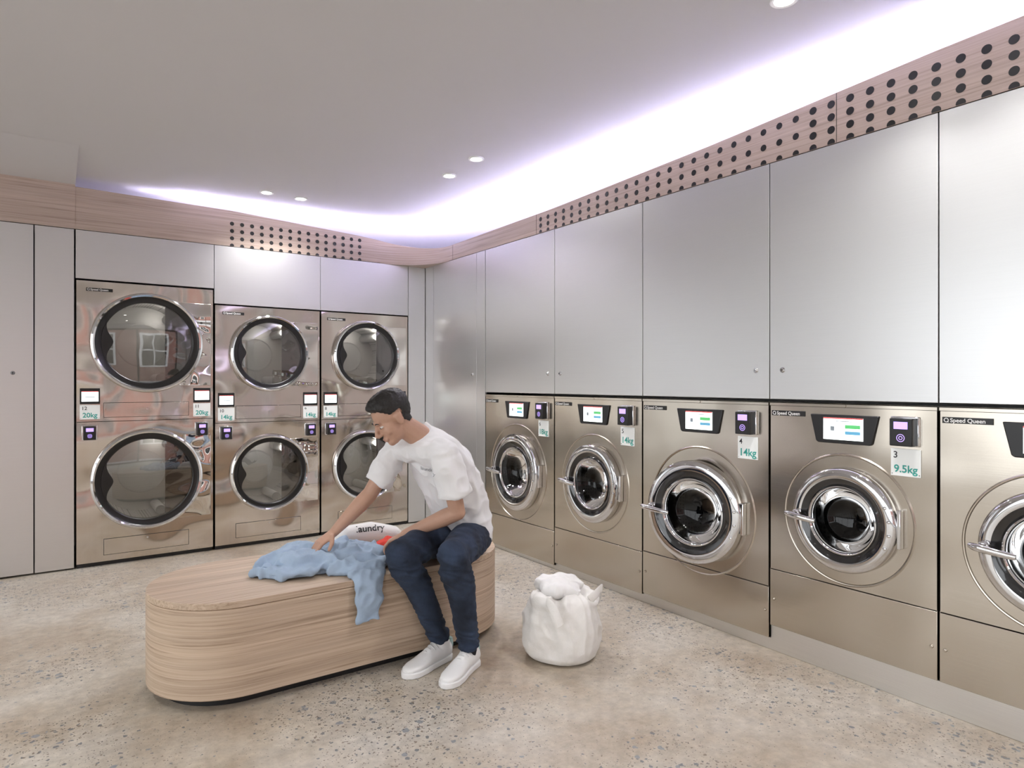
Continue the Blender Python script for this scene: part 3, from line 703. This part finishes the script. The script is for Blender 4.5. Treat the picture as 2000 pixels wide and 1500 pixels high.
def reader(root, x, z0, w, h, y=0):
    mb = MB(); mb.box(x-w*.12, x+w*1.12, y-.012, y, z0-h*.02, z0+h*1.06, 1)
    mb.box(x, x+w, y-.045, y-.010, z0, z0+h)
    p = make('card_reader', mb, [M_black, M_chrome], root, bevel=.004, label='black contactless card reader')
    mb = MB(); mb.box(x+w*.2, x+w*.80, y-.0463, y-.045, z0+h*.62, z0+h*.88); make('reader_screen', mb, M_purple, p, smooth=0)
    mb = MB(); mb.lathe(x+w*.5, z0+h*.30, [(w*.18, y-.046), (w*.15, y-.046)], 24); mb.lathe(x+w*.5, z0+h*.30, [(w*.09, y-.046), (w*.06, y-.046)], 24); make('contactless_symbol', mb, M_purple, p)
def ringbolts(mb, cx, cz, r, y, angs, mi=0):
    for a in angs:
        a = math.radians(a); mb.lathe(cx+r*math.cos(a), cz+r*math.sin(a), [(.007, y), (.007, y-.004), (.004, y-.006)], 16, mi, cap1=True)

def washer(yfar, w, zb, zs, zc, r, num, cap, ajar, label, sx=0.):
    root = empty('washing_machine', (XR, yfar, 0), (0, 0, -math.pi/2), label, 'washing machine', 'front-load washers along the wall')
    g = .004; c = w/2+sx; zt = 1.2
    mb = MB()
    mb.plate_hole(g, w-g, zs, zt-.014, c, zc, r*.86, 0, depth=.10)
    mb.box(g, w-g, -.004, .03, zt-.012, zt)
    mb.box(g, g+.002, .0, .6, zb, zt-.014); mb.box(w-g-.002, w-g, 0, .6, zb, zt-.014)
    mb.box(g, w-g, .59, .6, zb, zt-.014)
    er = r*1.22
    mb.lathe(c, zc, [(er, 0), (er+.003, -.0035), (er+.007, -.0045), (er+.012, 0)], 96)
    mb.lathe(c, zt-.006, [(.007, -.004), (.006, -.007)], 16, cap1=True)
    make('body', mb, M_wash, root)
    mb = MB(); mb.box(g, w-g, -.002, .012, zb, zs-.004)
    ringbolts(mb, g+.02, zb+.13, 0, -.002, (0,)); ringbolts(mb, w-g-.02, zb+.13, 0, -.002, (0,))
    make('lower_panel', mb, M_wash, root, bevel=.0015)
    mb = MB(); mb.box(0, w, .012, .04, .001, zb-.003); make('kick_plate', mb, M_kick, root, smooth=0)
    mb = MB(); rd = r*.70
    mb.lathe(c, zc, [(r*.86, .099), (rd, .10), (rd, .42), (rd*.4, .44)], 64, cap1=True)
    for k in range(3):
        a = math.radians(100+120*k); x = c+rd*.9*math.cos(a); z = zc+rd*.9*math.sin(a)
        mb.loft([((x, .14, z), .03), ((x, .40, z), .03)], (0, 0, 1), 12, 1)
    make('drum', mb, [M_drumw, M_lifterw], root)
    d = MB(); hx = c+r
    def L(prof, mi, **k): d.lathe(-r, 0, prof, 96, mi, **k)
    L([(r*.985, -.001), (r, -.006), (r, -.026), (r*.985, -.036), (r*.95, -.042), (r*.90, -.045), (r*.84, -.046), (r*.80, -.044)], 0)
    L([(r*.80, -.044), (r*.76, -.040), (r*.70, -.034), (r*.665, -.028)], 1)
    L([(r*.665, -.028), (r*.655, -.038), (r*.635, -.040), (r*.615, -.036), (r*.60, -.026), (r*.60, .02), (r*.985, .02), (r*.985, -.001)], 0)
    ringbolts(d, -r, 0, r*.90, -.045, (24, 8, -8, -24), 0)
    door = make('door', d, [M_chrome, M_gloss], root, loc=(hx, 0, zc), rot=(0, 0, math.radians(ajar)), label='round chrome porthole door')
    g_ = MB(); g_.lathe(-r, 0, [(r*.61, -.026), (r*.57, -.010), (r*.52, .03), (r*.42, .06), (r*.25, .08), (r*.02, .085)], 64, cap1=True)
    make('door_glass', g_, M_glassd, door)
    h = MB()
    h.lathe(-r-r*.88, -r*.0, [(.020, -.042), (.020, -.058), (.015, -.062)], 24, cap1=True)
    h.loft([((-r-r*1.03, -.080, .004), .010, .011), ((-r-r*.97, -.088, .002), .014, .012), ((-r-r*.88, -.091, 0), .015, .011), ((-r-r*.74, -.092, -.004), .014, .009), ((-r-r*.50, -.088, -.010), .013, .008), ((-r-r*.40, -.085, -.012), .010, .006)], (0, 0, 1), 16)
    h.box(-r-r*.95, -r-r*.83, -.086, -.040, -.012, .012)
    make('handle', h, M_chrome, door, bevel=.002, label='chrome lever handle')
    hb = MB(); hb.box(c+r*.99, c+r*1.06, -.03, 0, zc-.08, zc+.08); make('hinge', hb, M_chrome, root, bevel=.004)
    dc = c if w > .8 else w/2-.005
    mb = MB(); mb.prism([(dc-.152, 1.155), (dc+.152, 1.155), (dc+.125, 1.035), (dc+.115, 1.028), (dc-.115, 1.028), (dc-.125, 1.035)], -.010, 0)
    p = make('control_panel', mb, M_black, root, bevel=.004)
    mb = MB(); mb.box(dc-.088, dc+.088, -.012, -.010, 1.045, 1.142)
    mb.box(dc-.088, dc+.088, -.0124, -.012, 1.137, 1.142, 3)
    mb.box(dc+.010, dc+.076, -.0124, -.012, 1.096, 1.112, 1); mb.box(dc+.010, dc+.076, -.0124, -.012, 1.070, 1.084, 2)
    mb.box(dc-.055, dc-.038, -.0124, -.012, 1.084, 1.104, 4); mb.box(dc-.03, dc+.04, -.0124, -.012, 1.125, 1.128, 4)
    make('screen', mb, [M_screen, M_green, M_blue, M_red, M_greyp], p, smooth=0, label='glowing white touch screen')
    rx = w-.165
    reader(root, rx, 1.04, .088, .112)
    sign(root, rx-.012, .915, .115, .112, num, cap)
    name_plate(root, .014, 1.152, .17, .024)
    return root
washer(WY[0], WY[0]-WY[1], .03, .27, .628, .285, '6', '18kg', 0, 'wide steel front-load washer beside the tall corner cupboard, door shut')
washer(WY[1], WY[1]-WY[2], .05, .30, .650, .25, '5', '14kg', 0, 'steel front-load washer with screen, sign 5, door shut', sx=-.01)
washer(WY[2], WY[2]-WY[3], .06, .31, .612, .272, '4', '14kg', 10, 'steel front-load washer with screen, sign 4, door slightly ajar')
washer(WY[3], WY[3]-WY[4], .125, .40, .696, .228, '3', '9.5kg', 0, 'steel front-load washer with screen, sign 3, door shut')
washer(WY[4], WY[4]-WY[5], .125, .40, .696, .228, '2', '9.5kg', 0, 'steel front-load washer at the end of the row')

def dryer(x0, w, zt, zm, zu, zl, r, labs, cap, label):
    root = empty('stacked_dryer', (x0, YB, 0), (0, 0, 0), label, 'tumble dryer', 'stacked dryers along the wall')
    c = w/2; g = .004; zb = .03
    mb = MB()
    mb.plate_hole(g, w-g, zm+.002, zt, c, zu, r*.84, 0, depth=.06)
    mb.plate_hole(g, w-g, zb, zm-.002, c, zl, r*.84, 0, depth=.06)
    mb.box(g, g+.002, 0, .7, zb, zt); mb.box(w-g-.002, w-g, 0, .7, zb, zt); mb.box(g, w-g, 0, .7, zt-.002, zt); mb.box(g, w-g, .69, .7, zb, zt)
    make('body', mb, M_dry, root)
    mb = MB(); mb.box(.01, w-.01, .02, .05, 0, zb); make('plinth', mb, M_black, root, smooth=0)
    for zc in (zu, zl):
        mb = MB(); mb.box(c+r*.30, w-.022, -.006, 0, zc-r*.86, zc+r*.86)
        make('hinge_plate', mb, M_mirror, root, bevel=.002, label='polished rectangular hinge plate')
        mb = MB(); rd = r*.84
        mb.lathe(c, zc, [(r*.84, .06), (rd, .065), (rd, .45), (rd*.55, .45)], 64, cap1=False)
        mb.lathe(c, zc, [(rd*.55, .45), (rd*.5, .44)], 64, cap1=True, mi=1)
        for k in range(3):
            a = math.radians(50+120*k); x = c+rd*.9*math.cos(a); z = zc+rd*.9*math.sin(a)
            mb.loft([((x, .1, z), .035), ((x, .44, z), .035)], (0, 0, 1), 12, 1)
        make('drum', mb, [M_drum, M_lifter], root)
        dl = D.lights.new('drum_fill_light', 'POINT'); dl.energy = 1.5; dl.shadow_soft_size = .02; dl.color = (1, .97, .92)  # fill light added inside the drum to brighten it behind the glass
        do = D.objects.new('drum_fill_light', dl); link(do, root); do.location = (c+r*.35, .09, zc+r*.60)
        d = MB()
        d.lathe(c, zc, [(r*.97, 0), (r, -.010), (r, -.03), (r*.985, -.044), (r*.955, -.05), (r*.925, -.046), (r*.915, -.036)], 96, 0)
        d.lathe(c, zc, [(r*.915, -.036), (r*.90, -.032), (r*.82, -.030), (r*.80, -.024), (r*.80, .02)], 96, 1)
        pts = []
        for i in range(17):
            a = math.radians(150+60*i/16); pts.append((c+r*.815*math.cos(a), zc+r*.815*math.sin(a)))
        for i in range(16, -1, -1):
            t = i/16; a = math.radians(150+60*t); rr = r*(.815-.17*math.sin(math.pi*t)+.035*math.sin(3*math.pi*t)); pts.append((c+rr*math.cos(a), zc+rr*math.sin(a)))
        d.prism(pts, -.034, -.02, 1)
        dr = make('door', d, [M_chrome, M_gasket], root, label='round glass dryer door with chrome rim')
        gm = MB(); gm.lathe(c, zc, [(r*.81, -.025), (r*.6, -.029), (r*.3, -.031), (r*.02, -.032)], 64, cap1=True); make('door_glass', gm, M_glass, dr)
    for z0, z1 in ((zm+.03, zm+.13), (.075, .185)):
        mb = MB(); a, b = .19*w, .80*w
        mb.box(a, b, -.003, 0, z0, z1)
        for q in ((a, b, z0-.003, z0), (a, b, z1, z1+.003), (a-.003, a, z0-.003, z1+.003), (b, b+.003, z0-.003, z1+.003)): mb.box(q[0], q[1], -.0012, 0, q[2], q[3], 1)
        mb.lathe((a+b)/2, z0+.055 if z0 > .5 else z1-.02, [(.007, -.003), (.006, -.006)], 16, 2, cap1=True)
        make('lint_panel', mb, [M_dry, M_gasket, M_chrome], root, bevel=.001)
    for side, (num) in zip((0, 1), labs):
        x = .025 if side == 0 else w-.145
        mb = MB(); mb.box(x, x+.12, -.008, 0, zm+.125, zm+.235); p = make('control_panel', mb, M_black, root, bevel=.003)
        mb = MB(); mb.box(x+.010, x+.110, -.0095, -.008, zm+.143, zm+.215); mb.box(x+.010, x+.110, -.0099, -.0095, zm+.210, zm+.215, 1); mb.box(x+.03, x+.09, -.0099, -.0095, zm+.172, zm+.176, 2)
        make('screen', mb, [M_screen, M_red, M_greyp], p, smooth=0, label='glowing white touch screen')
        sign(root, x, zm+.018, .12, .10, num, cap)
        reader(root, x+.02, zm-.125, .075, .095)
    name_plate(root, .07*w, zt-.06, .16, .022)
    return root
dryer(.136, .889, 2.01, 1.02, 1.585, .595, .362, ('12', '11'), '20kg', 'tall double-stacked steel dryer at the end of the row')
dryer(1.029, .829, 1.897, .98, 1.53, .572, .306, ('10', '9'), '14kg', 'double-stacked steel dryer between two others')
dryer(1.861, .812, 1.897, .98, 1.53, .572, .306, ('8', '7'), '14kg', 'double-stacked steel dryer beside the narrow corner panel')

# ------------------------------------------------------------------ bench
BX0, BX1, BY0, BY1 = .32, 1.985, 2.75, 3.43
def stadium(inset=0, n=28):
    r = (BY1-BY0)/2-inset; cy = (BY0+BY1)/2; xa = BX0+(BY1-BY0)/2; xb = BX1-(BY1-BY0)/2
    return [(xb+r*math.cos(a), cy+r*math.sin(a)) for a in [(-.5+i/n)*math.pi for i in range(n+1)]]+[(xa+r*math.cos(a), cy+r*math.sin(a)) for a in [(.5+i/n)*math.pi for i in range(n+1)]]
bench = empty('bench', ((BX0+BX1)/2, (BY0+BY1)/2, 0), label='low rounded oak bench on a recessed black plinth', cat='bench')
off = Vector(((BX0+BX1)/2, (BY0+BY1)/2, 0))
def rel(p): return [(x-off.x, y-off.y) for x, y in p]
mb = MB(); mb.zprism(rel(stadium(0)), .402, .43); make('top', mb, M_woodT, bench, bevel=.003)
mb = MB(); mb.zprism(rel(stadium(.003)), .392, .402); make('shadow_gap', mb, M_oakd, bench)
mb = MB(); mb.zprism(rel(stadium(0)), .045, .3995); make('body', mb, M_woodH, bench, bevel=.003)
mb = MB(); mb.zprism(rel(stadium(.06)), 0, .045); make('plinth', mb, M_black, bench)

# ------------------------------------------------------------------ light
w = D.worlds.new('World'); bpy.context.scene.world = w; w.use_nodes = True
nt = w.node_tree; bg = nt.nodes['Background']
bg.inputs['Color'].default_value = (.94, .97, 1, 1); bg.inputs['Strength'].default_value = 2.4
for (l, rz, sx) in (((-.3, YF-.14, 1.33), 0, 5.6), ((XL-.12, .7, 1.33), -math.pi/2, 7.0)):  # sky portals: the front window and the added left one
    pl = D.lights.new('window_daylight', 'AREA'); pl.shape = 'RECTANGLE'; pl.size = sx; pl.size_y = 2.43; pl.cycles.is_portal = True
    po = D.objects.new('window_daylight', pl); link(po); po.location = l; po.rotation_euler = (math.radians(90), 0, rz)
cam = D.cameras.new('camera'); co = D.objects.new('camera', cam); link(co)
co.location = (0, 0, 1.3); co.rotation_euler = (math.radians(90), 0, math.radians(-35.1))
cam.sensor_width = 36; cam.lens = 23.04; cam.shift_y = -.002; cam.clip_start = .02
bpy.context.scene.camera = co
sc = bpy.context.scene
sc.view_settings.view_transform = 'Standard'
sc.view_settings.exposure = 0.42
